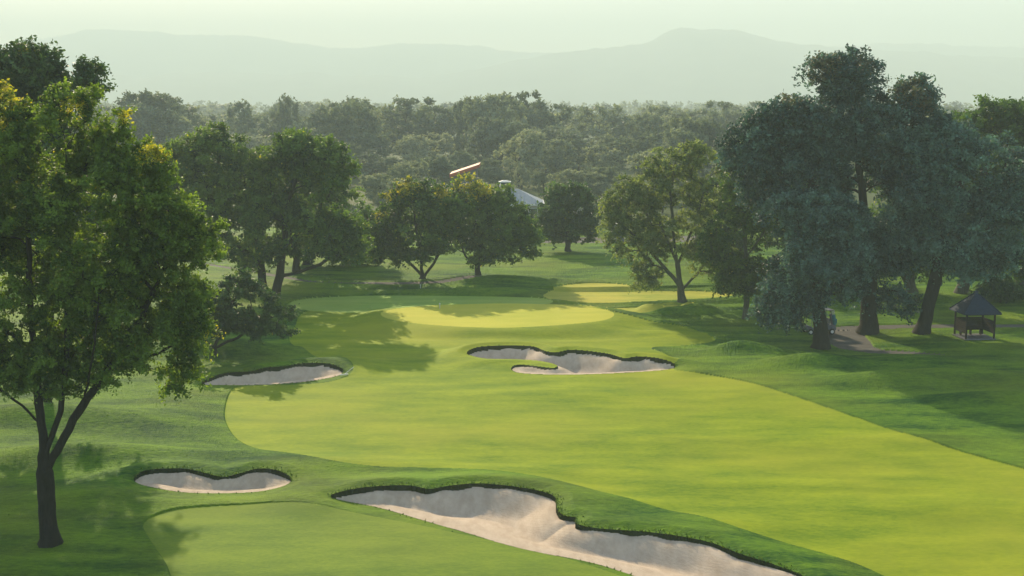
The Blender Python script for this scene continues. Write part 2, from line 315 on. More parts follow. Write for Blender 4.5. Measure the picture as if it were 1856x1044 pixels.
RELIEF = 0
def terrain(X, Y, spacing, row=None):
    row = spacing if row is None else row
    """height at flat arrays + region codes; may shift points onto outlines"""
    X = X.copy(); Y = Y.copy(); n = len(X)
    # snap to outlines
    for reg in paths + [DRY, DRY2, GREEN2, GREEN, FAIR, TEE] + [b[0] for b in bunkers]:
        idx, sdv, nx, ny, _, _ = reg.eval(X, Y, .5)
        m = (np.abs(nx - X[idx]) < spacing[idx] * .55) & (np.abs(ny - Y[idx]) < row[idx] * .55)
        X[idx[m]] = nx[m]; Y[idx[m]] = ny[m]
    h = base_height(X, Y)
    zone = {}
    def sd(reg, margin):
        full = np.full(n, -1e3); i, s_, *_ = reg.eval(X, Y, margin); full[i] = s_; return full
    fair, tee, gr, g2, dry, dry2 = sd(FAIR, 6), sd(TEE, 6), sd(GREEN, 8), sd(GREEN2, 3), sd(DRY, 3), sd(DRY2, 3)
    pth = np.max([sd(p, 2) for p in paths], axis=0)
    mown = np.max([fair, tee, g2, dry, dry2], axis=0)
    flat = smooth01((mown + 3) / 4.5)
    t = h; h = t * (1 - .72 * flat * (Y < 118)) 
    for bx, by, a, b, hh in bumps:
        q = ((X - bx) / a) ** 2 + ((Y - by) / b) ** 2
        h = h + hh * np.exp(-q * 1.2)
    h = h + .45 * smooth01((gr + 3.6) / 3.6) * (Y < 120)              # the green stands a little proud
    grass = smooth01(-mown / .10 + .2) * smooth01(-pth / .15 + .2)
    h = h + .085 * grass                                          # rough grass stands above mown grass
    rng = np.random.RandomState(5)
    nz = rng.randn(n) * np.clip(spacing * .16, .004, .03)
    h = h + nz * (.12 + .88 * grass) * (Y < 200)
    sand = np.full(n, -1e3); which = np.zeros(n, int)
    for bi, (reg, Rr, bowl) in enumerate(bunkers):
        idx, sdv, _, _, ze, dr = reg.eval(X, Y, Rr + .5)
        out = sdv <= 0; fo = np.clip(1 + sdv / Rr, 0, 1); fo = fo * fo * (3 - 2 * fo)
        hi = h[idx]; dd = -sdv; ho = hi * (1 - fo) + (ze + .3 * nz[idx]) * fo + np.clip(dr - .03, 0, 1) / .2 * .20 * smooth01(dd / .75) * (1 - smooth01((dd - .7) / (Rr - .8)))
        wd = .03
        # the sand climbs the back face, so the bowl is deepest toward the front
        ins = ze - dr * (.8 + .45 * vnoise(X[idx], Y[idx], .7, 31) * np.clip(1 - sdv / .8, 0, 1)) * smooth01(sdv / wd) - bowl * smooth01(sdv / 1.8) * np.clip(.2 + .9 * (dr - .03) / .17, 0, 1)  + vnoise(X[idx], Y[idx], 1.1, 9) * .02 * np.clip(sdv, 0, 1) + nz[idx] * .15
        h[idx] = np.where(out, ho, ins)
        s2 = sdv - .02
        sand[idx] = np.maximum(sand[idx], s2); which[idx[s2 > -.3]] = bi + 1
    return X, Y, h, dict(fair=fair, tee=tee, green=gr, g2=g2, dry=np.maximum(dry, dry2), path=pth, sand=sand, which=which)

def hz(x, y):
    X, Y, h, z = terrain(np.array([float(x)]), np.array([float(y)]), np.array([.01])); return float(h[0])

# ------------------------------------------------------------------ ground sheet, cut along the outlines
def build_ground():
    A = 15.0
    vv = np.concatenate([np.arange(560, 1062, 1.0), np.arange(1064, 1200, 4), np.arange(1220, 2200, 40)])
    Yn = sorted([G(928, v)[1] for v in vv])
    Ys = [y for y in [-12, -4, 2, 5, 8]] + [y for y in Yn if y > 9]
    last = Ys[-1]
    v = 559.0
    while v > 440: Ys.append(G(928, v)[1]); v -= .8
    while Ys[-1] < 7200: Ys.append(Ys[-1] + max(1.0, (Ys[-1] - 150) * .03))
    Ys = np.array(Ys)
    c = np.linspace(-.36, .36, 1500)
    side = np.concatenate([np.linspace(.363, .6, 90), np.linspace(.62, 1.05, 25)])
    r = np.concatenate([-side[::-1], c, side])
    nr, nc = len(Ys), len(r)
    YY = np.repeat(Ys, nc); XX = np.tile(r, nr) * (YY + A)
    dy = np.gradient(Ys); sp = np.minimum(np.repeat(dy, nc), (YY + A) * (c[1] - c[0]))
    sp = np.where(YY < 130, np.maximum(sp, .035), sp)
    X, Y, h, z = terrain(XX, YY, sp, np.repeat(dy, nc))
    i = np.arange(nr - 1)[:, None] * nc + np.arange(nc - 1)[None, :]; i = i.ravel()
    quads = np.stack([i, i + 1, i + 1 + nc, i + nc], 1)
    V = np.stack([X, Y, h], 1)
    def q(k, thr=0): return z[k][quads].mean(1) > thr
    sand = z['sand'][quads].min(1) > 0
    code = np.zeros(len(quads), int)
    cy = Y[quads].mean(1)
    code[cy > 172] = 9
    code[q('fair')] = 1; code[q('tee')] = 2; code[q('dry')] = 5; code[q('g2')] = 4; code[q('green')] = 3
    code[q('path')] = 6
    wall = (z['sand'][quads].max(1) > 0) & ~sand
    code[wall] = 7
    code[sand] = 10 + z['which'][quads].max(1)[sand]
    mm = [(0, 'ground', M_rough, 'rolling rough grass between the fairways and under the trees'), (1, 'fairway', M_fair, 'broad bright green fairway running up to the putting green'),
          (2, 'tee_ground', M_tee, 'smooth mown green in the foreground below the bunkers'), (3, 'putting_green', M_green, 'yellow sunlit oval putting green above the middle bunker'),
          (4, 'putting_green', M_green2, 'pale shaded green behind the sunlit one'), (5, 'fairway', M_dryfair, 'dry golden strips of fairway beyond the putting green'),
          (6, 'path', M_path, 'thin pale cart paths crossing the rough'), (7, 'bunker_edge', M_edge, 'soil and turf edges round the sand bunkers with shade painted in'), (9, 'woodland_ground', M_forest, 'dark woodland floor beyond the lawn'),
          (11, 'sand_bunker', M_sand, 'kidney shaped sand bunker right of the big near tree'), (12, 'sand_bunker', M_sand, 'large long sand bunker at the bottom of the picture'),
          (13, 'sand_bunker', M_sand, 'wide sand bunker with a grass tongue in front of the green'), (14, 'sand_bunker', M_sand, 'shaded sand bunker left of the fairway below the spreading tree'),
          (15, 'sand_bunker', M_sand, 'thin strip of sand under the pale green tree'), (16, 'sand_bunker', M_sand, 'faint sliver of sand behind the right hand trees')]
    for cd, nm, mt, lb in mm:
        f = quads[code == cd]
        if not len(f): continue
        used, inv = np.unique(f, return_inverse=True)
        o = link(nm, raw_mesh(nm, V[used], inv.reshape(f.shape), [mt], smooth=(cd not in (0,)) ))
        tag(o, lb, kind='structure')
build_ground()

def tufts():
    rs = np.random.RandomState(77); n = 200
    Y = 45 + 55 * rs.rand(n) ** 1.5; X = rs.uniform(-.43, .43, n) * Y
    keep = (np.sin(X * 1.3 + 2 * np.sin(Y * .7)) + np.sin(Y * 2.1 + X * .4) + rs.randn(n) * 1.2) > -.4
    X, Y = X[keep], Y[keep]
    # a fringe round the bunkers
    ex, ey = [], []
    for reg, _, _ in bunkers[:4]:
        p = reg.poly[:, :2]; q = np.roll(p, -1, 0); L = np.linalg.norm(q - p, axis=1)
        for a, b, l in zip(p, q, L):
            m = int(l * (26 if reg.poly[0, 3] is not None and reg.poly[np.argmin(np.abs(reg.poly[:, 0] - a[0]) + np.abs(reg.poly[:, 1] - a[1])), 3] > .11 else 4)); t = rs.rand(m, 1); pp = a + (b - a) * t; nn = np.array([b[1] - a[1], a[0] - b[0]]) / (l + 1e-9)
            off = rs.rand(m, 1) ** 2.5 * .3; 
            for sgn in (-1, 1): ex.append((pp + nn * off * sgn)[:, 0]); ey.append((pp + nn * off * sgn)[:, 1])
    X = np.concatenate([X] + ex); Y = np.concatenate([Y] + ey)
    Xs, Ys, h, z = terrain(X, Y, np.full(len(X), .0))
    ok = (z['sand'] < 0) & (z['fair'] < -.02) & (z['tee'] < -.02) & (z['path'] < -.05) & (z['green'] < 0)
    X, Y, h = X[ok], Y[ok], h[ok]; m = len(X)
    a = rs.rand(m) * 6.28; w_ = .02 + .03 * rs.rand(m); hh = .05 + .06 * rs.rand(m) ** 2; lx, ly = rs.randn(m) * .05, rs.randn(m) * .05
    c, s_ = np.cos(a) * w_, np.sin(a) * w_
    V = np.stack([np.stack([X - c, Y - s_, h - .01], 1), np.stack([X + c, Y + s_, h - .01], 1), np.stack([X + lx, Y + ly, h + hh], 1)], 1).reshape(-1, 3)
    tint = np.repeat(np.stack([rs.rand(m), rs.rand(m), np.zeros(m), np.ones(m)], 1), 3, 0)
    o = link('rough_grass', raw_mesh('rough_grass', V, np.arange(m * 3).reshape(m, 3), [leaf_mat('grass_blades', (.025, .065, .008), (.10, .16, .016), trans=.25)], False, tint=tint))
    tag(o, 'longer tufted grass of the rough around the bunkers', 'grass', kind='stuff')
tufts()

# ------------------------------------------------------------------ mountains
def mountain(Y0, prof, depth, seed, name, label, mat):
    us = np.linspace(-900, 2760, 700); ds = np.linspace(-1, 1, 44)
    pv = np.interp(us, [p[0] for p in prof], [p[1] for p in prof])
    top = np.array([P(u, v, Y0)[2] for u, v in zip(us, pv)]); xs = np.array([(u - 928) / F * Y0 for u in us])
    X = np.tile(xs, len(ds)); D = np.repeat(ds, len(us)); T = np.tile(top, len(ds))
    Yy = Y0 + D * depth + vnoise(X, D * 50, 150, seed) * 50
    prof_d = np.clip(1 - np.abs(D) ** 1.3, 0, 1)
    rid = vnoise(X, D * depth, 120, seed + 1) * .12 + vnoise(X, D * depth, 43, seed + 2) * .05
    Z = T * (prof_d + rid * (1 - prof_d) * 2 * prof_d) + (vnoise(X, D * 0, 28, seed + 4) * 4 + vnoise(X, D * 0, 90, seed + 5) * 7) * prof_d - 2
    nc = len(us); i = (np.arange(len(ds) - 1)[:, None] * nc + np.arange(nc - 1)[None, :]).ravel()
    o = link(name, raw_mesh(name, np.stack([X, Yy, Z], 1), np.stack([i, i + 1, i + 1 + nc, i + nc], 1), [mat], True))
    tag(o, label, kind='structure')
M_mtn = simple("mountain_forest", (.06, .075, .05), .95, nscale=.012, var=.5)
mountain(4400, [(-900, 150), (0, 150), (300, 135), (420, 128), (560, 132), (760, 140), (900, 118), (960, 102), (1040, 92), (1120, 84), (1170, 74), (1200, 56), (1225, 48), (1260, 55), (1320, 54), (1360, 64), (1400, 78), (1480, 80), (1560, 90), (1700, 96), (1856, 104), (2700, 130)], 850, 20, 'mountain_range', 'nearer faint mountain range peaking right of centre', M_mtn)
mountain(5600, [(-900, 110), (0, 84), (60, 78), (110, 66), (170, 53), (270, 53), (340, 64), (400, 61), (500, 66), (535, 75), (600, 86), (660, 88), (720, 80), (800, 76), (860, 82), (910, 92), (1000, 96), (1100, 92), (1300, 90), (1480, 86), (1600, 78), (1740, 80), (1856, 86), (2700, 110)], 950, 40, 'mountain_range', 'farther very pale mountain range across the left horizon', M_mtn)

# ------------------------------------------------------------------ trees
def unit(v): return v / (np.linalg.norm(v, axis=-1, keepdims=True) + 1e-9)
def grow(stems, cl, step, rt, rng, droop=0.0, zmin_frac=.15, pw=.52):
    pos, par, ln = [], [], []
    for k, s in enumerate(stems):
        s = np.asarray(s, float)
        if k == 0: prev = -1
        else: prev = int(np.argmin(np.linalg.norm(np.array(pos) - s[0], axis=1))); s = np.vstack([pos[prev], s[1:]])
        if k == 0: pos.append(s[0]); par.append(-1); ln.append(0); prev = 0
        for a, b in zip(s[:-1], s[1:]):
            m = max(1, int(np.ceil(np.linalg.norm(b - a) / step)))
            for j in range(1, m + 1):
                p = a + (b - a) * j / m + rng.randn(3) * step * .05
                ln.append(ln[prev] + np.linalg.norm(p - pos[prev])); pos.append(p); par.append(prev); prev = len(pos) - 1
    zlow = pos[0][2] + (cl[:, 2].max() - pos[0][2]) * zmin_frac
    sp = np.array(pos); order = np.argsort([np.linalg.norm(sp - c, axis=1).min() for c in cl]); tips = []
    for ci in order:
        c = cl[ci]; Pn = np.array(pos); d = np.linalg.norm(Pn - c, axis=1)
        cost = d * (1 + .6 * np.clip((Pn[:, 2] - c[2]) / (d + .01), -.3, 1)) + .12 * np.array(ln) + (Pn[:, 2] < zlow) * 100
        b = int(np.argmin(cost)); m = max(1, int(np.ceil(d[b] / step))); prev = b; a = Pn[b]
        for j in range(1, m + 1):
            t = j / m; p = a + (c - a) * t + np.array([0, 0, 1]) * d[b] * (.13 - droop) * math.sin(math.pi * t) + rng.randn(3) * step * .10
            ln.append(ln[prev] + d[b] / m); pos.append(p); par.append(prev); prev = len(pos) - 1
        tips.append(prev)
    n = len(pos); cnt = np.zeros(n)
    for t in tips: cnt[t] += 1
    for i in range(n - 1, 0, -1): cnt[par[i]] += cnt[i]
    rmin = max(.012, rt * .03); tot = cnt.max()
    rad = rmin + (rt - rmin) * (cnt / tot) ** pw
    return np.array(pos), np.array(par), rad, cnt
def tube_mesh(pos, par, rad, cnt, flare):
    ch = [[] for _ in pos]
    for i, p in enumerate(par):
        if p >= 0: ch[p].append(i)
    V, Fq = [], []; starts = [(0, -1)]; zb = pos[0][2]
    while starts:
        i, p = starts.pop(); chain = ([p] if p >= 0 else []) + [i]
        while ch[i]:
            k = max(ch[i], key=lambda q: cnt[q])
            for q in ch[i]:
                if q != k: starts.append((q, i))
            chain.append(k); i = k
        pts = pos[chain]; rr = rad[chain].copy()
        if p >= 0: rr[0] = min(rr[0], rr[1] * 1.25)
        rr[-1] *= .4
        if len(pts) < 2: continue
        ns = 12 if rr.max() > .2 else (7 if rr.max() > .07 else 4)
        tg = unit(np.gradient(pts, axis=0)); ref = np.array([1., 0, 0]) if abs(tg[0][0]) < .7 else np.array([0, 1., 0])
        b0 = len(V)
        for k in range(len(pts)):
            ref = unit(ref - tg[k] * np.dot(ref, tg[k])); w_ = np.cross(tg[k], ref)
            for q in range(ns):
                an = 2 * math.pi * q / ns; r_ = rr[k]
                if ns == 12:
                    hgt = pts[k][2] - zb
                    r_ = r_ * (1 + .07 * math.sin(3 * an + hgt) + .04 * math.sin(7 * an)) * (1 + flare * math.exp(-hgt / (rad[0] * 1.1)) * (1 + .35 * math.sin(5 * an)))
                V.append(pts[k] + r_ * (math.cos(an) * ref + math.sin(an) * w_))
        for k in range(len(pts) - 1):
            for q in range(ns):
                Fq.append((b0 + k * ns + q, b0 + k * ns + (q + 1) % ns, b0 + (k + 1) * ns + (q + 1) % ns, b0 + (k + 1) * ns + q))
    return np.array(V), np.array(Fq)
def leaves(cl, ctr, per, size, cr, rng, droop=.15, autumn=None, twigs=9, flat=.75):
    n = len(cl); K = twigs; m = max(1, per // K)
    out = unit(cl - ctr)
    td = unit(rng.randn(n, K, 3) * [1, 1, flat] + out[:, None, :] * .55 + np.array([0, 0, .12]))
    tlen = cr * (.55 + .75 * rng.rand(n, K, 1)) * (.75 + .5 * rng.rand(n, 1, 1))
    t = rng.rand(n, K, m, 1) ** .75
    pos = cl[:, None, None, :] + td[:, :, None, :] * tlen[:, :, None, :] * t
    pos = pos + rng.randn(n, K, m, 3) * (cr * .13)
    pos[..., 2:3] = np.where(pos[..., 2:3] < cl[:, None, None, 2:3], cl[:, None, None, 2:3] + (pos[..., 2:3] - cl[:, None, None, 2:3]) * .6, pos[..., 2:3]); pos[..., 2:3] -= droop * (tlen[:, :, None, :] * t) ** 2 / cr
    shape = pos.shape[:3]; cj = np.broadcast_to(np.arange(n)[:, None, None], shape).ravel(); tt = t.ravel(); pos = pos.reshape(-1, 3); M = len(pos)
    nrm = unit(rng.randn(M, 3) + np.array([0, 0, .55]) + out[cj] * .35)
    ax = unit(np.cross(nrm, rng.randn(M, 3))); bx = np.cross(nrm, ax); s = size * (.6 + .8 * rng.rand(M, 1))
    fold = nrm * s * .12
    Q = np.stack([pos - ax * s * .62, pos + bx * s * .34 - fold, pos + ax * s * .62, pos - bx * s * .34 - fold], 1).reshape(-1, 3)
    cr_ = rng.rand(n) ** 1.2
    au = np.zeros(M)
    if autumn is not None:
        for (ax0, az0, ar) in autumn:
            d = np.hypot(pos[:, 0] - ax0, pos[:, 2] - az0) / ar
            au = np.maximum(au, (rng.rand(M) < .75 * np.clip(1.25 - d, 0, 1)) * (.55 + .45 * rng.rand(M)))
    au = np.maximum(au, (rng.rand(M) < .006) * .7)
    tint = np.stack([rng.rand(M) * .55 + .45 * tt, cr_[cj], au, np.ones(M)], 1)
    return Q, np.arange(M * 4).reshape(M, 4), np.repeat(tint, 4, 0)

def tree(name, label, cat, base, stems, blobs, mat, bark, rt, ncl, per, size, cr, seed, autumn=(), droop=.15, flare=.55, shell=.42, group=None, Y=None, zmin=.15, bot=None, pw=.55, void=-.35):
    """base pixel; stems pixel polylines; blobs pixel ellipses (u,v,ru,rv[,dy]) - all placed at the tree's own distance"""
    rng = np.random.RandomState(seed)
    if Y is None: B = G(*base)
    else: g_ = P(base[0], base[1], Y); B = np.array([g_[0], Y, 0])
    B[2] = hz(B[0], B[1]) - .08; Yb = B[1]; ppm = F / Yb
    def loc(u, v, dy=0): return P(u, v, Yb + dy) - B if dy == 0 else (P(u, v, Yb) - B + np.array([0, dy, 0]))
    KF = rng.randn(5, 3); PH = rng.rand(5) * 6.28
    st = []
    for k, s in enumerate(stems):
        q = [loc(*p) for p in s]
        if k == 0: q[0] = np.array([0, 0, 0.]); 
        st.append(q)
    vol = np.array([b[2] * b[3] * min(b[2], b[3]) for b in blobs]) ** .75; pr = vol / vol.sum(); cl = []
    while len(cl) < ncl:
        b = blobs[rng.choice(len(blobs), p=pr)]; d = unit(rng.randn(3)); r = rng.rand() ** shell
        rx, rz = b[2] / ppm, b[3] / ppm; ry = .85 * (rx + rz) / 2 * (1.15 if rx > rz else 1)
        c = loc(b[0], b[1], b[4] if len(b) > 4 else 0) + d * np.array([rx, ry, rz]) * r * (.95 + .16 * rng.rand() ** 3)
        if c[2] < (bot or .6): continue
        if b[2] * b[3] > 2600 and (np.sin(c @ KF.T / cr * .75 + PH).sum() + (1.2 if r > .93 else 0)) < void: continue      # hollows between the clumps
        # drop points deep inside other blobs (dense core hides nothing)
        cl.append(c)
    cl = np.array(cl)
    # relax: push apart a little for even clumps with gaps between
    for _ in range(3):
        D = cl[:, None] - cl[None]; dist = np.linalg.norm(D, axis=2) + np.eye(len(cl)) * 9; near = dist < cr * 1.1
        cl = cl + (D / dist[..., None] * near[..., None] * (cr * 1.1 - dist)[..., None]).sum(1) * .12
    pos, par, rad, cnt = grow(st, cl, max(.35, cr * .7), rt, rng, zmin_frac=zmin, pw=pw)
    root = empty(name, B); tag(root, label, cat, group)
    V, Fq = tube_mesh(pos, par, rad, cnt, flare)
    link('trunk', raw_mesh('trunk', V, Fq, [bark], True), root)
    ctr = cl.mean(0) - [0, 0, cl[:, 2].std() * .8]
    au = [(*(loc(a[0], a[1])[[0, 2]]), a[2] / ppm) for a in autumn]
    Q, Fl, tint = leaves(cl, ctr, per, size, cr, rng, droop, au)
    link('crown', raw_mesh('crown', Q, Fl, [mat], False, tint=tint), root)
    return root

tree('cottonwood_tree', 'big near tree with forked dark trunk and yellow tipped crown beside the kidney bunker', 'tree', (90, 992),
     [[(90, 992), (86, 930), (82, 870), (80, 800), (76, 770)], [(76, 770), (40, 735), (0, 705), (-50, 670)], [(80, 800), (68, 720), (62, 620), (52, 500), (45, 360, .3), (30, 230)],
      [(82, 830), (110, 745), (122, 640), (128, 500, -.4), (125, 360), (118, 250)], [(84, 850), (118, 790), (150, 735), (205, 660), (250, 590), (300, 480)], [(150, 735), (190, 640, -1.5), (210, 520, -2)], [(205, 660), (290, 640), (360, 600)]],
     [(150, 430, 165, 190), (30, 440, 150, 220), (255, 400, 105, 115), (250, 550, 125, 90), (300, 620, 85, 60), (120, 265, 100, 75), (120, 630, 120, 70), (325, 560, 48, 60), (110, 690, 55, 30), (10, 680, 50, 28), (60, 655, 100, 42), (215, 650, 70, 45), (20, 230, 45, 65), (360, 440, 36, 55), (335, 620, 35, 35), (5, 175, 26, 30), (110, 190, 20, 24), (160, 200, 22, 30), (-60, 500, 120, 220), (225, 300, 70, 65), (320, 680, 40, 22), (225, 235, 28, 30), (30, 640, 90, 60)],
     L_near, M_bark, .32, 1150, 230, .112, .54, 11, autumn=[(20, 165, 34), (0, 230, 32), (285, 275, 24), (140, 195, 22), (395, 615, 22), (290, 250, 15), (230, 210, 14)], droop=.35, flare=.6, pw=.72, void=-.05)
tree('tall_dark_tree', 'tall dark tree rising behind the big near tree at upper left', 'tree', (80, 690),
     [[(80, 690), (90, 560), (95, 420), (90, 300), (85, 200)], [(95, 420), (40, 280), (40, 150)], [(90, 300), (140, 220), (150, 150)]],
     [(50, 150, 55, 45), (150, 145, 28, 32), (35, 110, 35, 22), (100, 175, 50, 28), (90, 240, 110, 50), (80, 340, 150, 80), (70, 430, 175, 60), (-30, 250, 80, 110), (85, 120, 22, 20), (170, 170, 14, 20), (10, 150, 30, 40)],
     L_dark, M_bark, .24, 560, 170, .20, .85, 12, autumn=[(50, 95, 8)], Y=73)
tree('spreading_tree', 'low spreading dark tree with several thin stems above the shaded left bunker', 'tree', (392, 652),
     [[(392, 652), (388, 632)], [(388, 632), (360, 610), (345, 580)], [(388, 632), (400, 600), (410, 570)], [(388, 632), (430, 612), (460, 585)]],
     [(430, 555, 85, 40), (370, 552, 45, 42), (500, 575, 32, 26), (440, 520, 55, 24), (515, 605, 14, 10), (330, 570, 25, 30), (405, 585, 60, 25), (470, 590, 40, 24)],
     L_dark, M_bark, .16, 190, 170, .16, .55, 13, autumn=[], zmin=.05)
tree('mature_tree', 'dark rounded tree standing directly behind the big near tree', 'tree', (478, 548),
     [[(478, 548), (472, 470), (460, 420), (430, 350)], [(460, 420), (390, 370), (360, 310)], [(472, 470), (420, 440), (360, 410)]],
     [(380, 330, 80, 80), (330, 300, 50, 45), (440, 320, 60, 70), (400, 420, 75, 60), (330, 400, 75, 50), (385, 255, 35, 25), (440, 470, 40, 25)],
     L_mid, M_bark, .34, 360, 170, .22, .9, 14)
tree('mature_tree', 'tall leaning tree with a low sideways limb right of the dark rounded tree', 'tree', (497, 552),
     [[(497, 552), (507, 500), (514, 450), (520, 380), (540, 310)], [(512, 505), (545, 493), (580, 478), (600, 465)], [(514, 450), (560, 400), (600, 350)], [(520, 400), (490, 340), (500, 290)]],
     [(555, 330, 80, 80), (525, 275, 55, 35), (590, 295, 50, 45), (610, 380, 48, 62), (545, 420, 75, 45), (490, 390, 45, 70), (500, 450, 40, 25), (625, 440, 35, 28)],
     L_mid, M_bark, .36, 380, 170, .22, .9, 15)
tree('mature_tree', 'tree half hidden behind the leaning tree with the low sideways limb', 'tree', (538, 506),
     [[(538, 506), (536, 470), (530, 420), (545, 330)]],
     [(540, 350, 75, 70), (590, 370, 50, 60), (490, 360, 55, 60), (560, 430, 60, 35)],
     L_mid, M_bark, .32, 240, 140, .26, .95, 33)
tree('mature_tree', 'tree with a low hanging crown between the leaning tree and the two stemmed tree', 'tree', (556, 492),
     [[(556, 492), (556, 455), (590, 400)], [(556, 455), (630, 430), (660, 420)]],
     [(600, 425, 60, 42), (650, 435, 42, 38), (575, 450, 40, 22), (660, 400, 20, 25), (640, 465, 45, 14)],
     L_mid, M_bark, .32, 150, 150, .26, .95, 16)
tree('round_tree', 'round yellow topped tree on two stems left of the domed one', 'tree', (766, 521),
     [[(766, 521), (765, 495), (764, 470), (755, 420), (750, 370)], [(766, 505), (785, 478), (805, 440)], [(765, 498), (748, 482), (710, 450)]],
     [(755, 400, 75, 58), (742, 357, 50, 26), (800, 385, 38, 40), (700, 425, 38, 42), (795, 435, 45, 32), (735, 455, 60, 22), (690, 465, 28, 12), (820, 400, 22, 45)],
     L_mid, M_bark, .24, 260, 150, .24, .85, 17, autumn=[(735, 335, 26), (700, 350, 16), (690, 390, 12), (800, 350, 16)])
tree('round_tree', 'domed tree with a golden top right of the two stemmed tree', 'tree', (866, 514),
     [[(866, 514), (865, 490), (868, 465), (875, 420), (870, 370)], [(866, 478), (900, 450), (930, 420)], [(865, 485), (845, 465), (830, 430)]],
     [(885, 400, 72, 62), (852, 350, 40, 28), (925, 420, 48, 50), (860, 440, 55, 32), (955, 440, 20, 30), (905, 360, 35, 25), (900, 460, 60, 16), (825, 390, 22, 45)],
     L_mid, M_bark, .26, 260, 150, .24, .85, 18, autumn=[(852, 326, 34), (815, 350, 12), (880, 345, 14)])
tree('round_tree', 'small hazy grey green tree on the far lawn in front of the clubhouse', 'tree', (1030, 468),
     [[(1030, 468), (1029, 445), (1028, 410), (1028, 370)], [(1029, 440), (1050, 415)], [(1029, 440), (1010, 415)]],
     [(1028, 382, 40, 40), (996, 402, 26, 28), (1062, 405, 24, 28), (1012, 352, 22, 16), (1048, 356, 22, 18), (1030, 425, 50, 16)],
     L_dark, M_bark, .28, 150, 130, .30, .95, 19)
tree('open_crowned_tree', 'light green open tree with a short pale trunk right of the putting green', 'tree', (1236, 553),
     [[(1236, 553), (1235, 535), (1233, 520), (1228, 480), (1220, 420), (1215, 350), (1225, 290)], [(1233, 520), (1205, 485), (1165, 440), (1120, 400)], [(1234, 528), (1262, 498), (1290, 460), (1300, 400)], [(1228, 480), (1195, 400), (1160, 350)], [(1228, 480), (1262, 400), (1280, 330)]],
     [(1215, 320, 55, 52), (1250, 285, 40, 28), (1135, 370, 42, 48), (1165, 435, 60, 42), (1230, 425, 65, 50), (1290, 370, 45, 65), (1108, 410, 24, 38), (1175, 492, 26, 24), (1290, 460, 45, 38), (1180, 350, 50, 45), (1160, 515, 14, 12), (1310, 500, 22, 22)],
     L_pale, M_bark2, .30, 420, 120, .18, .72, 20, shell=.36, droop=.5, void=.1)
tree('slender_tree', 'tree with a straight thin trunk between the pale open tree and the dark grove', 'tree', (1352, 579),
     [[(1352, 579), (1352, 540), (1352, 480), (1350, 400), (1360, 340)], [(1352, 500), (1325, 470)], [(1352, 470), (1385, 420)]],
     [(1345, 400, 48, 80), (1328, 490, 40, 40), (1385, 370, 50, 75), (1370, 500, 35, 35), (1340, 330, 35, 40), (1300, 440, 30, 40)],
     L_mid, M_bark2, .22, 300, 140, .19, .72, 21, droop=.45, void=-.1)
tree('big_drooping_tree', 'nearest dark tree of the right grove with foliage hanging around its thick trunk', 'tree', (1488, 631),
     [[(1488, 631), (1487, 600), (1484, 570), (1480, 520), (1470, 450)], [(1484, 560), (1520, 500), (1540, 450)], [(1484, 570), (1450, 520), (1430, 480)]],
     [(1470, 470, 75, 65), (1425, 520, 42, 48), (1520, 470, 60, 50), (1440, 410, 65, 60), (1500, 400, 65, 50), (1450, 545, 45, 22), (1400, 556, 22, 20), (1530, 510, 34, 22)],
     L_blue, M_bark, .48, 460, 200, .19, .8, 22, droop=.55, void=-.1)
tree('giant_cottonwood_tree', 'tallest blue green tree of the right grove with a ragged top against the sky', 'tree', (1573, 603),
     [[(1573, 603), (1574, 560), (1576, 500), (1570, 420), (1560, 320), (1545, 220), (1535, 150)], [(1576, 500), (1640, 400), (1660, 280), (1655, 190)], [(1570, 430), (1480, 350), (1440, 260)], [(1575, 540), (1540, 530), (1500, 515)], [(1575, 550), (1610, 540), (1640, 545)]],
     [(1530, 165, 60, 40), (1500, 130, 32, 20), (1560, 125, 30, 18), (1655, 185, 38, 38), (1600, 235, 100, 60), (1480, 240, 95, 50), (1395, 240, 48, 42), (1550, 340, 120, 90), (1420, 320, 75, 75), (1650, 330, 75, 80), (1600, 440, 85, 60), (1600, 390, 60, 55), (1605, 430, 60, 45, 2.5), (1700, 290, 60, 50), (1625, 545, 42, 24), (1440, 195, 34, 20), (1690, 250, 28, 38), (1350, 280, 30, 40)],
     L_blue, M_bark, .58, 820, 200, .21, 1.05, 23, autumn=[(1490, 120, 30), (1560, 115, 18), (1640, 160, 30), (1430, 175, 18), (1670, 190, 20)], droop=.25, shell=.4, void=-.05)
tree('leaning_tree', 'dark leaning tree with a split trunk left of the shelter', 'tree', (1671, 608),
     [[(1671, 608), (1678, 575), (1688, 530), (1698, 495), (1712, 450), (1730, 380), (1750, 300)], [(1698, 500), (1725, 478), (1745, 455), (1790, 400)], [(1698, 495), (1690, 440), (1670, 380)]],
     [(1755, 300, 80, 70), (1695, 350, 65, 75), (1785, 380, 70, 70), (1720, 430, 65, 40), (1830, 330, 45, 60), (1800, 450, 55, 32), (1700, 265, 40, 40), (1745, 480, 45, 20)],
     L_blue, M_bark, .46, 520, 200, .21, .95, 24, droop=.35, void=-.1)
tree('grove_tree', 'tall grey trunked tree behind the shelter at the right edge', 'tree', (1743, 549),
     [[(1743, 549), (1750, 500), (1760, 440), (1780, 340), (1790, 260)], [(1760, 440), (1820, 340)]],
     [(1790, 235, 60, 45), (1740, 225, 36, 30), (1835, 225, 46, 44), (1870, 260, 40, 60), (1800, 310, 75, 60), (1840, 370, 60, 60), (1780, 400, 60, 50)],
     L_mid, M_bark2, .45, 330, 150, .25, 1.0, 25)
tree('grove_tree', 'thick grey trunk standing between the shelter roof and the right edge', 'tree', (1800, 548),
     [[(1800, 548), (1801, 500), (1802, 440), (1810, 360)], [(1802, 450), (1850, 380)]],
     [(1840, 420, 60, 60), (1870, 330, 60, 80), (1800, 380, 45, 60), (1860, 480, 45, 20)],
     L_mid, M_bark2, .48, 220, 140, .25, 1.0, 26)
